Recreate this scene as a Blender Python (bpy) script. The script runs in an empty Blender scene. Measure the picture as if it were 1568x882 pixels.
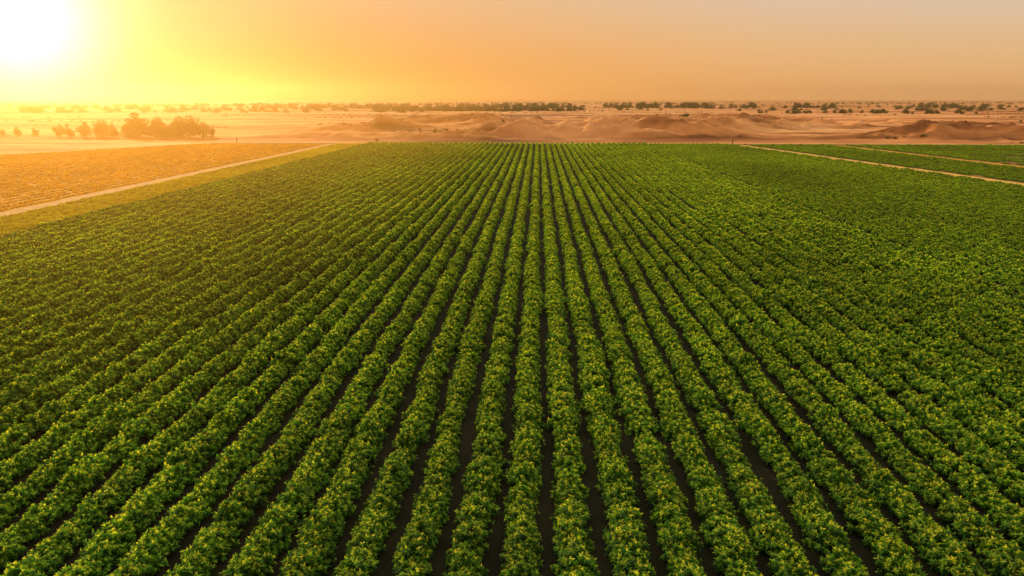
import bpy, math, random
import numpy as np
from mathutils import Vector, noise, Euler
random.seed(7); rng=np.random.default_rng(7)
sc=bpy.context.scene
col=sc.collection
def sm(a,b,x):
    t=max(0.0,min(1.0,(x-a)/(b-a))); return t*t*(3-2*t)

# ---------------------------------------------------------------- world
SUN_AZ=35.7          # degrees left of +Y
SUN_EL=15.0
w=bpy.data.worlds.new("World"); sc.world=w; w.use_nodes=True
nt=w.node_tree; nt.nodes.clear(); N=nt.nodes.new; L=nt.links.new
out=N('ShaderNodeOutputWorld')
tc=N('ShaderNodeTexCoord')
sep=N('ShaderNodeSeparateXYZ'); L(tc.outputs['Generated'],sep.inputs[0])
gel=4.9
a=math.radians(SUN_AZ+.8); e=math.radians(gel)
sd=(-math.sin(a)*math.cos(e),math.cos(a)*math.cos(e),math.sin(e))
a=math.radians(SUN_AZ)
dot=N('ShaderNodeVectorMath'); dot.operation='DOT_PRODUCT'
L(tc.outputs['Generated'],dot.inputs[0]); dot.inputs[1].default_value=sd
def ramp(stops,src,nt=nt,interp='LINEAR'):
    r=nt.nodes.new('ShaderNodeValToRGB'); r.color_ramp.interpolation=interp
    el=r.color_ramp.elements
    while len(el)<len(stops): el.new(0.5)
    for i,(p,c) in enumerate(stops):
        el[i].position=p; el[i].color=(*c,1) if len(c)==3 else c
    if src is not None: nt.links.new(src,r.inputs[0])
    return r
UP=(1.18,1.10,.80)
R=ramp([(0,(.86,.45,.19)),(.03,(.86,.49,.215)),(.07,(.81,.53,.29)),(.125,(.71,.585,.46)),(.3,(.70,.62,.48)),(.7,UP)],sep.outputs[2])
Lf=ramp([(0,(.90,.33,.035)),(.05,(.90,.38,.07)),(.125,(.88,.47,.18)),(.3,(.8,.60,.36)),(.7,UP)],sep.outputs[2])
fac=ramp([(0.0,(0,0,0)),(.35,(0,0,0)),(.60,(.26,)*3),(.82,(.70,)*3),(.95,(.94,)*3),(1,(1,1,1))],dot.outputs['Value'])
mx=N('ShaderNodeMix'); mx.data_type='RGBA'
L(fac.outputs[0],mx.inputs[0]); L(R.outputs[0],mx.inputs[6]); L(Lf.outputs[0],mx.inputs[7])
def glow(k,amp,colr,prev):
    s=N('ShaderNodeMath'); s.operation='SUBTRACT'; L(dot.outputs['Value'],s.inputs[0]); s.inputs[1].default_value=1
    m=N('ShaderNodeMath'); m.operation='MULTIPLY'; L(s.outputs[0],m.inputs[0]); m.inputs[1].default_value=k
    x=N('ShaderNodeMath'); x.operation='EXPONENT'; L(m.outputs[0],x.inputs[0])
    v=N('ShaderNodeVectorMath'); v.operation='SCALE'; v.inputs[0].default_value=[c*amp for c in colr]; L(x.outputs[0],v.inputs[3])
    ad=N('ShaderNodeVectorMath'); ad.operation='ADD'; L(prev,ad.inputs[0]); L(v.outputs[0],ad.inputs[1])
    return ad.outputs[0]
o=glow(330,1.6,(1,.88,.85),mx.outputs[2])
o=glow(60,.10,(1,.5,.7),o)
bg=N('ShaderNodeBackground'); L(o,bg.inputs[0]); bg.inputs[1].default_value=0.97
sky=N('ShaderNodeTexSky'); sky.sky_type='NISHITA'; sky.sun_disc=False
sky.sun_elevation=math.radians(SUN_EL); sky.sun_rotation=math.radians(-SUN_AZ)
bg2=N('ShaderNodeBackground'); L(sky.outputs[0],bg2.inputs[0]); bg2.inputs[1].default_value=0.001
ads=N('ShaderNodeAddShader'); L(bg.outputs[0],ads.inputs[0]); L(bg2.outputs[0],ads.inputs[1])
L(ads.outputs[0],out.inputs[0])

# sun
sl=bpy.data.lights.new("sun","SUN"); sl.energy=5.0; sl.angle=math.radians(0.6); sl.color=(1,.76,.38)
so=bpy.data.objects.new("sun",sl); col.objects.link(so)
e2=math.radians(SUN_EL)
sv=Vector((-math.sin(a)*math.cos(e2),math.cos(a)*math.cos(e2),math.sin(e2)))
so.rotation_euler=sv.to_track_quat('Z','Y').to_euler(); so.location=(-60,120,80)

# camera
H=12.4
cd=bpy.data.cameras.new("camera"); cam=bpy.data.objects.new("camera",cd); col.objects.link(cam)
cd.sensor_width=36; cd.lens=24.3; cd.clip_end=60000; cd.clip_start=.1
cam.location=(0,0,H); cam.rotation_euler=(math.radians(90-15.2),0,math.radians(2.14)); sc.camera=cam

# ---------------------------------------------------------------- materials
def newmat(name):
    m=bpy.data.materials.new(name); m.use_nodes=True; m.node_tree.nodes.clear(); return m
def leafmat(name,dark,mid,tip,trans=.35,patch=(.75,1.25),gloss=.06):
    m=newmat(name); t=m.node_tree; N=t.nodes.new; L=t.links.new
    at=N('ShaderNodeAttribute'); at.attribute_name='tint'
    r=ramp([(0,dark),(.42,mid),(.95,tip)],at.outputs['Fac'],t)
    g=N('ShaderNodeNewGeometry')
    mp=N('ShaderNodeMapping'); mp.inputs['Scale'].default_value=(.06,.03,.05); L(g.outputs['Position'],mp.inputs[0])
    nz=N('ShaderNodeTexNoise'); nz.inputs['Scale'].default_value=1; nz.inputs['Detail'].default_value=4; L(mp.outputs[0],nz.inputs[0])
    oi=N('ShaderNodeObjectInfo')
    mr=N('ShaderNodeMapRange'); L(nz.outputs[0],mr.inputs[0]); mr.inputs[1].default_value=.3; mr.inputs[2].default_value=.7; mr.inputs[3].default_value=patch[0]; mr.inputs[4].default_value=patch[1]
    mr2=N('ShaderNodeMapRange'); L(oi.outputs['Random'],mr2.inputs[0]); mr2.inputs[3].default_value=.82; mr2.inputs[4].default_value=1.18
    mm=N('ShaderNodeMath'); mm.operation='MULTIPLY'; L(mr.outputs[0],mm.inputs[0]); L(mr2.outputs[0],mm.inputs[1])
    v=N('ShaderNodeVectorMath'); v.operation='SCALE'; L(r.outputs[0],v.inputs[0]); L(mm.outputs[0],v.inputs[3])
    d=N('ShaderNodeBsdfDiffuse'); L(v.outputs[0],d.inputs[0])
    tr=N('ShaderNodeBsdfTranslucent')
    tv=N('ShaderNodeVectorMath'); tv.operation='MULTIPLY'; L(v.outputs[0],tv.inputs[0]); tv.inputs[1].default_value=(1.9,1.7,.5); L(tv.outputs[0],tr.inputs[0])
    mxs=N('ShaderNodeMixShader'); mxs.inputs[0].default_value=trans; L(d.outputs[0],mxs.inputs[1]); L(tr.outputs[0],mxs.inputs[2])
    o=N('ShaderNodeOutputMaterial')
    if gloss>0:
        gl=N('ShaderNodeBsdfGlossy'); gl.inputs['Roughness'].default_value=.5; gl.inputs[0].default_value=(1,1,1,1)
        m2=N('ShaderNodeMixShader'); m2.inputs[0].default_value=gloss*.4; L(mxs.outputs[0],m2.inputs[1]); L(gl.outputs[0],m2.inputs[2])
        L(m2.outputs[0],o.inputs[0])
    else: L(mxs.outputs[0],o.inputs[0])
    return m
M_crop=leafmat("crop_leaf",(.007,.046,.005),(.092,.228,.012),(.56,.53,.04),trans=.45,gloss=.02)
M_low=leafmat("low_crop_leaf",(.28,.25,.015),(.40,.35,.02),(.52,.42,.03),trans=.3,gloss=.0)
M_dry=leafmat("dry_stubble_leaf",(.36,.19,.02),(.46,.25,.025),(.54,.33,.03),trans=.4,gloss=.0,patch=(.85,1.12))
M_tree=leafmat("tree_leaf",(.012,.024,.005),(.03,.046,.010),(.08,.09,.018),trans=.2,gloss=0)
M_scrub=leafmat("scrub_leaf",(.05,.04,.02),(.08,.065,.03),(.13,.10,.05),trans=.15,gloss=0)
def soilmat(name,c1,c2,scale=(1,1,1),nscale=.5,c3=None,bump=.3):
    m=newmat(name); t=m.node_tree; N=t.nodes.new; L=t.links.new
    g=N('ShaderNodeNewGeometry'); mp=N('ShaderNodeMapping'); mp.inputs['Scale'].default_value=scale; L(g.outputs['Position'],mp.inputs[0])
    nz=N('ShaderNodeTexNoise'); nz.inputs['Scale'].default_value=nscale; nz.inputs['Detail'].default_value=8; nz.inputs['Roughness'].default_value=.62; L(mp.outputs[0],nz.inputs[0])
    st=[(.36,c1),(.6,c2)]
    if c3: st=[(.40,c1),(.48,c2),(.60,c3)]
    r=ramp(st,nz.outputs[0],t)
    b=N('ShaderNodeBsdfPrincipled'); b.inputs['Roughness'].default_value=.95; b.inputs['Specular IOR Level'].default_value=.1
    src=r.outputs[0]
    if c3:   # broad, long bands of darker gravel plain and paler sand
        mp2=N('ShaderNodeMapping'); mp2.inputs['Scale'].default_value=(.0025,.0095,.01); L(g.outputs['Position'],mp2.inputs[0])
        n3=N('ShaderNodeTexNoise'); n3.inputs['Scale'].default_value=1; n3.inputs['Detail'].default_value=7; L(mp2.outputs[0],n3.inputs[0])
        r3=ramp([(.42,(.46,.32,.22)),(.48,(1,.86,.74)),(.62,(1.0,1.0,1.0))],n3.outputs[0],t)
        mu=N('ShaderNodeVectorMath'); mu.operation='MULTIPLY'; L(src,mu.inputs[0]); L(r3.outputs[0],mu.inputs[1]); src=mu.outputs[0]
    L(src,b.inputs['Base Color'])
    n2=N('ShaderNodeTexNoise'); n2.inputs['Scale'].default_value=3; n2.inputs['Detail'].default_value=6; L(g.outputs['Position'],n2.inputs[0])
    bp=N('ShaderNodeBump'); bp.inputs['Strength'].default_value=bump; bp.inputs['Distance'].default_value=.15; L(n2.outputs[0],bp.inputs['Height']); L(bp.outputs[0],b.inputs['Normal'])
    o=N('ShaderNodeOutputMaterial'); L(b.outputs[0],o.inputs[0]); return m
M_soil=soilmat("dark_soil",(.006,.006,.003),(.014,.012,.006))
M_sand=soilmat("desert_sand",(.21,.080,.025),(.46,.20,.078),scale=(.014,.040,.03),nscale=1.0,c3=(.60,.30,.14))
M_orange=soilmat("dry_field_soil",(.31,.145,.015),(.40,.20,.02),scale=(.5,.06,1),nscale=.6)
M_brown=soilmat("fallow_soil",(.08,.045,.015),(.20,.11,.03),scale=(.3,.05,1),nscale=.6)
M_lane=soilmat("lane_sand",(.42,.22,.05),(.52,.30,.08),nscale=.8)
M_track=soilmat("track_sand",(.34,.18,.07),(.44,.25,.10),nscale=.8)
M_bark=soilmat("bark",(.05,.035,.022),(.10,.07,.045),nscale=6)

# ---------------------------------------------------------------- leaf mesh helper
def leaf_arrays(P,D,U,Ln,Wd,T,V,F,TV):
    for p,d,u,l,wd,t in zip(P,D,U,Ln,Wd,T):
        s=np.cross(d,u); n=np.linalg.norm(s); s=s/(n+1e-6); nn=np.cross(s,d)
        b=len(V)
        V.append(p); V.append(p+d*l*.45+s*wd*.5+nn*wd*.12); V.append(p+d*l-nn*l*.18)
        V.append(p+d*l*.45-s*wd*.5+nn*wd*.12); V.append(p+d*l*.5-nn*wd*.05)
        F.append((b,b+1,b+2,b+4)); F.append((b,b+4,b+2,b+3)); TV.extend([t*.8,t,min(1,t*1.15),t,t])
def mesh_obj(name,V,F,mats,TV=None,mi=None,link=True,smooth=False):
    me=bpy.data.meshes.new(name); me.from_pydata([tuple(v) for v in V],[],F)
    for m in mats: me.materials.append(m)
    if TV is not None:
        at=me.attributes.new('tint','FLOAT','POINT'); at.data.foreach_set('value',np.array(TV,dtype=np.float32))
    if mi is not None: me.polygons.foreach_set('material_index',mi)
    if smooth: me.polygons.foreach_set('use_smooth',[True]*len(me.polygons))
    me.update(); ob=bpy.data.objects.new(name,me)
    if link: col.objects.link(ob)
    return ob
def unit(v): return v/ (np.linalg.norm(v)+1e-9)

def crop_plant(name,mat,r=.55,h=.72,shoots=44,leaf=.15,tipboost=1.0,asp=1.0):
    V=[];F=[];TV=[]
    for i in range(shoots):
        az=rng.uniform(0,2*math.pi); q=math.sqrt(rng.uniform(0,1))
        rad=r*q*rng.uniform(.76,1.22)
        top=h*(1-.70*q**2.0)*rng.uniform(.62,1.28)
        c=np.array([rad*math.cos(az),rad*math.sin(az)*asp,top])
        axis=unit(np.array([math.cos(az)*q*.8,math.sin(az)*q*.8,1.0])+rng.normal(0,.25,3))
        ref=unit(np.cross(axis,np.array([.3,.9,.1]))); ref2=np.cross(axis,ref)
        bright=(rng.uniform(.05,1.0)**1.1)*tipboost*(1-.8*q*q)  # tint drops from crown to flanks, painting in lit tops and shaded sides
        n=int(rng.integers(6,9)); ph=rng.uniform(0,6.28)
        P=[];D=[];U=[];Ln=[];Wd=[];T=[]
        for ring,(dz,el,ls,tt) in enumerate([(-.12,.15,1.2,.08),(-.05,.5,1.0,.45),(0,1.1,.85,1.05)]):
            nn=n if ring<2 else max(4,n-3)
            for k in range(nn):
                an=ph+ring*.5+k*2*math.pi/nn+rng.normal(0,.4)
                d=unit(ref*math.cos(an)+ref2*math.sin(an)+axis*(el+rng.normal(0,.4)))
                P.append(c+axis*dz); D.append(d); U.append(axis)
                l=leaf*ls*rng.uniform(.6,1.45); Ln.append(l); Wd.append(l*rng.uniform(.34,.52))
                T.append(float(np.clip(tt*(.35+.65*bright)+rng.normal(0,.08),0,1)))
        leaf_arrays(P,D,U,Ln,Wd,T,V,F,TV)
    return mesh_obj(name,V,F,[mat],TV,link=False)

def tcoll(name,obs):
    c=bpy.data.collections.new(name)
    for o in obs: c.objects.link(o)
    return c
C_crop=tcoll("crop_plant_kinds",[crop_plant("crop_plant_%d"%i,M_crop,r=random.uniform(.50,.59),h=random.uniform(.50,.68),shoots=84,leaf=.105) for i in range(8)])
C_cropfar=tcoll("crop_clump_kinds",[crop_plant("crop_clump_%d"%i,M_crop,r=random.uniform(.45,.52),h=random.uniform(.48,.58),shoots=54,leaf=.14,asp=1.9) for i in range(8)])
C_low=tcoll("low_crop_plant_kinds",[crop_plant("low_plant_%d"%i,M_low,r=.45,h=.2,shoots=22,leaf=.12,asp=1.5) for i in range(4)])
C_dry=tcoll("dry_stubble_kinds",[crop_plant("stubble_%d"%i,M_dry,r=.6,h=.11,shoots=26,leaf=.14,asp=1.8) for i in range(4)])

def scatter(name,pts,rots,scls,coll,nk,idx=None):
    me=bpy.data.meshes.new(name); me.vertices.add(len(pts)); me.vertices.foreach_set('co',np.array(pts,dtype=np.float32).ravel())
    A=me.attributes.new('rot','FLOAT_VECTOR','POINT'); A.data.foreach_set('vector',np.array(rots,dtype=np.float32).ravel())
    A=me.attributes.new('scl','FLOAT_VECTOR','POINT'); A.data.foreach_set('vector',np.array(scls,dtype=np.float32).ravel())
    A=me.attributes.new('idx','INT','POINT'); A.data.foreach_set('value',rng.integers(0,nk,len(pts)).astype(np.int32))
    ob=bpy.data.objects.new(name,me); col.objects.link(ob)
    g=bpy.data.node_groups.new(name+"_scatter",'GeometryNodeTree')
    g.interface.new_socket('Geometry',in_out='INPUT',socket_type='NodeSocketGeometry')
    g.interface.new_socket('Geometry',in_out='OUTPUT',socket_type='NodeSocketGeometry')
    n=g.nodes.new; gi=n('NodeGroupInput'); go=n('NodeGroupOutput'); ip=n('GeometryNodeInstanceOnPoints')
    ci=n('GeometryNodeCollectionInfo'); ci.inputs[0].default_value=coll; ci.inputs['Separate Children'].default_value=True; ci.inputs['Reset Children'].default_value=True
    def na(nm,ty):
        q=n('GeometryNodeInputNamedAttribute'); q.data_type=ty; q.inputs['Name'].default_value=nm
        return [s for s in q.outputs if s.enabled][0]
    l=g.links.new
    l(gi.outputs[0],ip.inputs['Points']); l(ci.outputs[0],ip.inputs['Instance']); ip.inputs['Pick Instance'].default_value=True
    l(na('idx','INT'),ip.inputs['Instance Index'])
    er=n('FunctionNodeEulerToRotation'); l(na('rot','FLOAT_VECTOR'),er.inputs[0]); l(er.outputs[0],ip.inputs['Rotation'])
    l(na('scl','FLOAT_VECTOR'),ip.inputs['Scale']); l(ip.outputs[0],go.inputs[0])
    md=ob.modifiers.new('scatter','NODES'); md.node_group=g
    return ob

# ---------------------------------------------------------------- crops
YF=206.0; SP=1.47; X0=-0.33; YL=60.0
def lane_x(y): return 73.6-(y-108)*(73.6-57)/(203.8-108)
near=([],[],[]); far=([],[],[])
def halfturn(): return random.choice([0,math.pi])+random.gauss(0,.05)
k0=int((-49-X0)/SP); k1=int(95/SP)
for k in range(k0,k1):
    x=X0+k*SP
    if x>31: break
    y=8.0; ph=random.uniform(0,100)
    while y<YF:
        vis=abs(x)<y*.9+12; isn=math.hypot(x,y)<YL+random.gauss(0,6)
        if vis:
            dx=.07*noise.noise(Vector((k*3.1,y*.16,ph)))*2+random.gauss(0,.035)
            g=1+.10*noise.noise(Vector((x*.2,y*.25,3)))*2
            if random.random()>.01:
                T=near if isn else far
                s=g*random.uniform(.86,1.10)
                T[0].append((x+dx,y+random.gauss(0,.06),0)); T[1].append((random.gauss(0,.09),random.gauss(0,.05),random.uniform(0,6.283) if isn else halfturn()))
                T[2].append((s,s,s*random.uniform(.85,1.12)))
        y+=random.uniform(.48,.60) if isn else random.uniform(.85,1.0)
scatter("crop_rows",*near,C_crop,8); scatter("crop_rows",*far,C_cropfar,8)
nearb=([],[],[]); farb=([],[],[])
x=32.5
while x<100:
    y=20.0
    while y<YF:
        isn=math.hypot(x,y)<YL+random.gauss(0,6)
        if x<lane_x(y)-2.2 and x<y*.9+12:
            T=nearb if isn else farb
            s=random.uniform(.62,.86)
            T[0].append((x+random.gauss(0,.07),y+random.gauss(0,.1),0)); T[1].append((random.gauss(0,.1),random.gauss(0,.05),random.uniform(0,6.283) if isn else halfturn())); T[2].append((s,s,s*.9))
        y+=random.uniform(.5,.66) if isn else random.uniform(.8,1.0)
    x+=1.2
x=58.0
while x<175:
    y=90.0
    while y<YF-1:
        if x>lane_x(y)+2.4 and x<y*.9+20:
            p=noise.noise(Vector((x*.035,y*.02,8)))+.35*noise.noise(Vector((x*.2,y*.1,1)))
            l2=abs(x-(93+(137-y)*.12))
            if l2>2.2 and p<.34 and random.random()<.93:
                s=random.uniform(.6,.85)
                farb[0].append((x+random.gauss(0,.12),y+random.gauss(0,.1),0)); farb[1].append((0,0,halfturn())); farb[2].append((s,s,s*.7))
        y+=random.uniform(.9,1.1)
    x+=1.3
scatter("dense_crop_block",*nearb,C_crop,8); scatter("dense_crop_block",*farb,C_cropfar,8)
pts=[];rots=[];scls=[]
y=48.0
while y<YF:
    for x in np.arange(-58.3,-50.6,.7):
        if random.random()<.93:
            pts.append((x+random.gauss(0,.15),y+random.gauss(0,.15),0)); rots.append((0,0,halfturn())); s=random.uniform(.7,1.1); scls.append((s,s,s))
    y+=.9
scatter("green_verge",pts,rots,scls,C_low,4)
pts=[];rots=[];scls=[]
x=-62.8
while x>-185:
    y=60.0
    while y<YF-1:
        lim=161+(x+126)*(208-161)/28.0
        if y<(max(146,lim) if x<-98 else 999) and -x<y*.95+20:
            pts.append((x+random.gauss(0,.10),y+random.gauss(0,.2),-.05)); rots.append((0,0,halfturn())); s=random.uniform(.8,1.1); scls.append((s,s,s))
        y+=1.3
    x-=1.9
scatter("dry_stubble_field",pts,rots,scls,C_dry,4)

# ---------------------------------------------------------------- terrain (one sheet)
def height(x,y):
    if y<214: base=0
    else: base=sm(214,240,y)
    if base==0: return -.12
    r=math.hypot(x,y)
    wv=noise.noise(Vector((x*.010,y*.014,4)))*1.0
    n=1-abs(noise.noise(Vector((x*.026+wv,y*.036+wv*.6,0)))*2.0)
    n=max(0,n)**2.2
    nb=1-abs(noise.noise(Vector((x*.07+wv*.8,y*.10,12)))*2.0); nb=max(0,nb)**2
    nc=1-abs(noise.noise(Vector((x*.17+wv,y*.22,5)))*2.0); nc=max(0,nc)**1.5
    m=sm(-.22,.28,noise.noise(Vector((x*.013+3.1,y*.015,9))))
    flat=(sm(-105,-60,x)*.95+.05)*(1-.2*sm(90,170,x))
    near=sm(218,250,y)*(1-.85*sm(340,520,r))
    z=(3.4*n*m+.3*n+2.6*nb*m+.3*nb+1.2*nc*(.2+m))*flat*near
    z+=.2*noise.noise(Vector((x*.08,y*.15,6)))*base
    if r>1500: z+= 10*sm(1500,6000,r)*(noise.noise(Vector((x*.0006,y*.001,1)))*.5)
    return z*base-.12*(1-base)
rad=list(np.linspace(0.5,200,14))+list(np.arange(205,500,1.3))+list(np.geomspace(502,25000,150))
ang=list(np.radians(np.arange(-62,62.01,.24)))+list(np.radians(np.arange(66,298-3.9,4)))
V=[];F=[]
na_=len(ang)
for r in rad:
    for t in ang:
        x=r*math.sin(t); y=r*math.cos(t); V.append((x,y,height(x,y)))
for i in range(len(rad)-1):
    for j in range(na_):
        j2=(j+1)%na_; F.append((i*na_+j,i*na_+j2,(i+1)*na_+j2,(i+1)*na_+j))
b=len(V); V.append((0,0,-.12))
for j in range(na_): F.append((b,(j+1)%na_,j))
mesh_obj("desert_ground",V,F,[M_sand],smooth=True)

def sheet(name,poly,z,mat,sub=None):
    return mesh_obj(name,[(x,y,z) for x,y in poly],[tuple(range(len(poly)))],[mat])
sheet("field_soil",[(-50.3,-60),(190,-60),(190,YF+1),(-50.3,YF+1)],-.03,M_soil)
sheet("verge_soil",[(-59.3,-60),(-50.3,-60),(-50.3,YF+1),(-59.3,YF+1)],-.03,M_orange)
sheet("fallow_soil",[(lane_x(40),40),(190,40),(190,YF+.9),(lane_x(206),YF+.9)],-.015,M_brown)
sheet("dry_field",[(-61.2,-60),(-61.2,YF+1),(-98,YF),(-126,161),(-200,140),(-200,-60)],-.06,M_orange)
def strip(name,path,wd,z,mat):
    V=[];F=[]
    P=[]
    for (x0,y0),(x1,y1) in zip(path[:-1],path[1:]):
        n=max(2,int(math.hypot(x1-x0,y1-y0)/2))
        for i in range(n): P.append((x0+(x1-x0)*i/n,y0+(y1-y0)*i/n))
    P.append(path[-1])
    for i,(x,y) in enumerate(P):
        q=P[min(i+1,len(P)-1)]; p=P[max(i-1,0)]; dx,dy=q[0]-p[0],q[1]-p[1]; l=math.hypot(dx,dy); nx,ny=dy/l,-dx/l
        w1=wd/2+.35*noise.noise(Vector((x*.3,y*.3,1))); w2=wd/2+.35*noise.noise(Vector((x*.3,y*.3,7)))
        V+= [(x-nx*w1,y-ny*w1,z),(x+nx*w2,y+ny*w2,z)]
        if i: F.append((2*i-2,2*i-1,2*i+1,2*i))
    return mesh_obj(name,V,F,[mat])
strip("dirt_track",[(-60.2,-20),(-60,80),(-60.7,206)],2.3,.0,M_track)
strip("dirt_lane",[(88,25),(73.6,108),(57,204)],3.6,.004,M_lane)
strip("dirt_lane",[(106,30),(93,137),(85,205)],2.8,.004,M_orange)
strip("headland_track",[(-126,163),(-98,209.5),(0,209.8),(170,210)],3.6,.008,M_track)

# ---------------------------------------------------------------- trees
def tube(V,F,mi,TV,p0,p1,r0,r1,n=6):
    d=unit(p1-p0); s=unit(np.cross(d,np.array([.31,.7,.2]))); t=np.cross(d,s); b=len(V)
    for p,r in ((p0,r0),(p1,r1)):
        for k in range(n):
            an=2*math.pi*k/n; V.append(p+s*r*math.cos(an)+t*r*math.sin(an)); TV.append(0)
    for k in range(n):
        F.append((b+k,b+(k+1)%n,b+n+(k+1)%n,b+n+k)); mi.append(1)
def tree_mesh(name,h,wid,mat,leaves=1500,trunk=.22,ls=.34,link=False):
    V=[];F=[];TV=[];mi=[]
    th=h*trunk
    top=np.array([rng.normal(0,.1),rng.normal(0,.1),th])
    tube(V,F,mi,TV,np.array([0,0,-.4]),top,h*.035,h*.024)
    clumps=[]
    nl=int(rng.integers(7,10))
    for i in range(nl):
        az=i*2.4+rng.normal(0,.3); el=rng.uniform(-.1,1.35); rr=rng.uniform(.6,1.1)
        e=np.array([math.cos(az)*math.cos(el)*wid*.5*rr,math.sin(az)*math.cos(el)*wid*.5*rr,th+math.sin(el)*(h-th)*.85*rr])
        mid=(top+e)/2+rng.normal(0,.1,3)
        tube(V,F,mi,TV,top,mid,h*.016,h*.01,5); tube(V,F,mi,TV,mid,e,h*.01,h*.004,5)
        clumps.append((e,wid*rng.uniform(.13,.24))); 
        clumps.append((mid+rng.normal(0,wid*.08,3)+np.array([0,0,h*.08]),wid*rng.uniform(.14,.22)))
    clumps.append((np.array([rng.normal(0,.4),rng.normal(0,.4),h*.9]),wid*.15))
    per=leaves//len(clumps)
    for c,r in clumps:
        shade=rng.uniform(0,.35)
        P=[];D=[];U=[];Ln=[];Wd=[];T=[]
        for k in range(per):
            d=unit(rng.normal(0,1,3)); p=c+d*r*(rng.uniform(.3,1.15)**.6)*np.array([1,1,.85])
            dd=unit(d+rng.normal(0,.6,3)); l=ls*rng.uniform(.6,1.2)
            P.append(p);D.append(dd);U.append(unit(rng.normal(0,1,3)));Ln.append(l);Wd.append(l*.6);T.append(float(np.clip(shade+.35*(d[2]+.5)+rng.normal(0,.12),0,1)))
        n0=len(F); leaf_arrays(P,D,U,Ln,Wd,T,V,F,TV); mi+= [0]*(len(F)-n0)
    return mesh_obj(name,V,F,[mat,M_bark],TV,mi,link=link)
tm=[tree_mesh("desert_tree_kind%d"%i,6.0,random.choice([4.8,5.6,6.2]),M_tree,leaves=3000,trunk=.12).data for i in range(5)]
grove=[(-167,4.0,241),(-163.5,4.4,240),(-160,3.6,243),(-156.5,5.0,239),(-153,4.4,242),(-150,5.6,238),(-147.5,4.6,240),(-144,4.2,243),(-141,6.2,239),(-138.2,7.8,240),(-136,6.0,237),(-132.6,5.6,241),(-129.5,6.2,238),(-126,5.0,243),(-123.4,6.6,239),(-120.6,6.9,241),(-117.8,6.0,238),(-115.4,4.8,240),(-139.5,4.6,243),(-134,4.8,243),(-127.8,4.9,236),(-121.8,4.6,236),(-112.6,3.2,240),(-130.8,4.4,236),(-125,4.6,237),(-137,4.2,235),(-145.8,3.8,238),(-151.6,3.6,239),(-186,3.2,246),(-181,2.6,248),(-189,2.4,243)]
for i,(x,h,y) in enumerate(grove):
    ob=bpy.data.objects.new("desert_tree",tm[i%5]); col.objects.link(ob)
    s=h/6; ob.location=(x,y,-.05); ob.scale=(s*random.uniform(.95,1.25),s*1.1,s*1.04); ob.rotation_euler=(0,0,random.uniform(0,6.28))

C_scrub=tcoll("scrub_kinds",[tree_mesh("scrub_%d"%i,1.6,2.6,M_scrub,leaves=420,trunk=.08,ls=.3) for i in range(4)])
C_dt=tcoll("distant_tree_kinds",[tree_mesh("far_tree_%d"%i,6,random.choice([5,6,7]),M_tree,leaves=500,ls=.8,trunk=.1) for i in range(4)])
pts=[];rots=[];scls=[]
for i in range(16000):
    y=random.uniform(216,900); x=random.uniform(-1,1)*(y*.85+20)
    p=noise.noise(Vector((x*.010,y*.022,21)))+.5*noise.noise(Vector((x*.05,y*.08,3)))
    if p<.28+random.uniform(0,.25): continue
    if y<300 and x<-60: continue
    pts.append((x,y,height(x,y)-.1)); rots.append((0,0,random.uniform(0,6.28))); s=random.uniform(.15,.55); scls.append((s*1.6,s*1.4,s))
scatter("desert_scrub",pts,rots,scls,C_scrub,4)
pts=[];rots=[];scls=[]
def belt(x0,x1,y,n,h0,h1,dy=12):
    for i in range(n):
        x=random.uniform(x0,x1); yy=y+random.gauss(0,dy); s=random.uniform(h0,h1)/6
        pts.append((x,yy,height(x,yy)-.3)); rots.append((0,0,random.uniform(0,6.28))); scls.append((s*1.5,s*1.5,s))
belt(66,92,430,8,3,4.5,3)
belt(-450,60,1150,210,3,8,70)
belt(-180,40,850,130,3,5.5,30)
belt(110,330,1150,44,4,10,50)
belt(420,480,1180,14,5,9,12)
belt(590,720,1180,20,4,9,40)
belt(200,420,700,40,2.5,4.5,20)
belt(-900,-300,1500,60,4,7,100)
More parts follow.
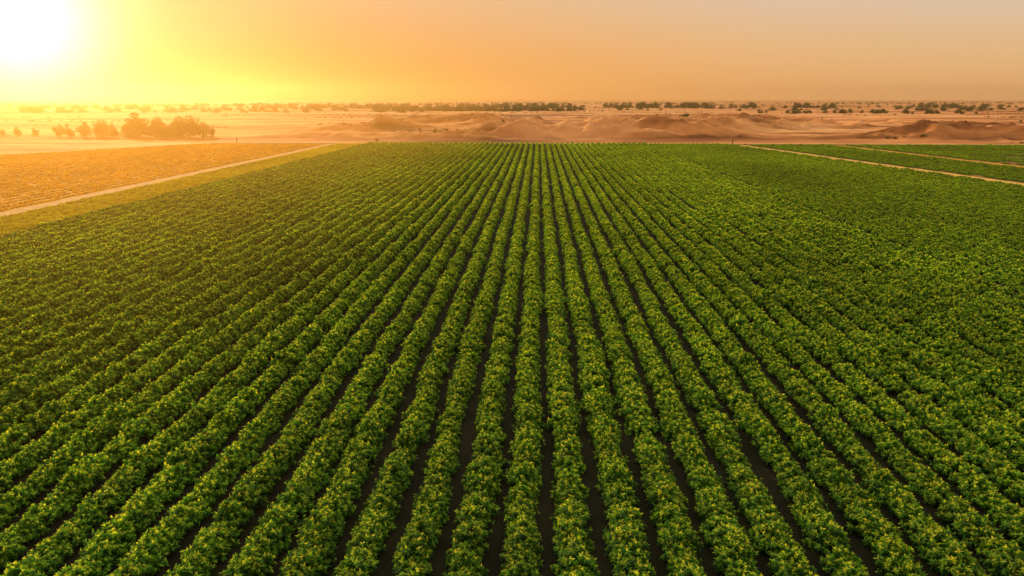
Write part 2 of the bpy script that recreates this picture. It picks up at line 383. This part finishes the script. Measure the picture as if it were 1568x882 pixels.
for i in range(3200):
    y=random.uniform(700,4500); x=random.uniform(-.85,.85)*y
    if noise.noise(Vector((x*.002,y*.006,31)))>.03:
        s=random.uniform(.3,1.0); pts.append((x,y,height(x,y)-.3)); rots.append((0,0,random.uniform(0,6.28))); scls.append((s*2.2,s*2.2,s))
scatter("distant_tree_belt",pts,rots,scls,C_dt,4)

def post(x,y,h=1.35):
    V=[];F=[];mi=[];TV=[]
    tube(V,F,mi,TV,np.array([0,0,-.2]),np.array([.04,0,h]),.13,.10,8)
    tube(V,F,mi,TV,np.array([.04,0,h]),np.array([.045,0,h+.10]),.10,.03,8)
    tube(V,F,mi,TV,np.array([-.45,0,h*.72]),np.array([.5,0,h*.75]),.05,.05,6)
    ob=mesh_obj("wooden_post",V,F,[M_bark]); ob.location=(x,y,0)
post(-92,212); post(56.5,207.5)

# ---------------------------------------------------------------- haze (air haze plus an added glare volume; extinction equal in all channels)
def air(name,size,loc,HC,HD,g):
    bpy.ops.mesh.primitive_cube_add(size=1); hz=bpy.context.object; hz.name=name
    hz.scale=size; hz.location=loc
    m=newmat(name+"_volume"); t=m.node_tree; vs=t.nodes.new('ShaderNodeVolumeScatter'); va=t.nodes.new('ShaderNodeVolumeAbsorption')
    vs.inputs['Color'].default_value=HC; vs.inputs['Density'].default_value=HD; vs.inputs['Anisotropy'].default_value=g
    va.inputs['Color'].default_value=HC; va.inputs['Density'].default_value=HD
    ad=t.nodes.new('ShaderNodeAddShader'); t.links.new(vs.outputs[0],ad.inputs[0]); t.links.new(va.outputs[0],ad.inputs[1])
    mo=t.nodes.new('ShaderNodeOutputMaterial'); t.links.new(ad.outputs[0],mo.inputs['Volume']); hz.data.materials.append(m)
air("atmospheric_haze",(7000,7000,70),(0,0,34),(1,.64,.34,1),.00021,.80)
air("sun_glare_haze",(300,260,19),(-162,150,9.4),(1,.50,.09,1),.0010,.75)  # added volume standing in for golden sun glare over the left fields

sc.view_settings.view_transform='Standard'; sc.view_settings.look='None'; sc.view_settings.exposure=0
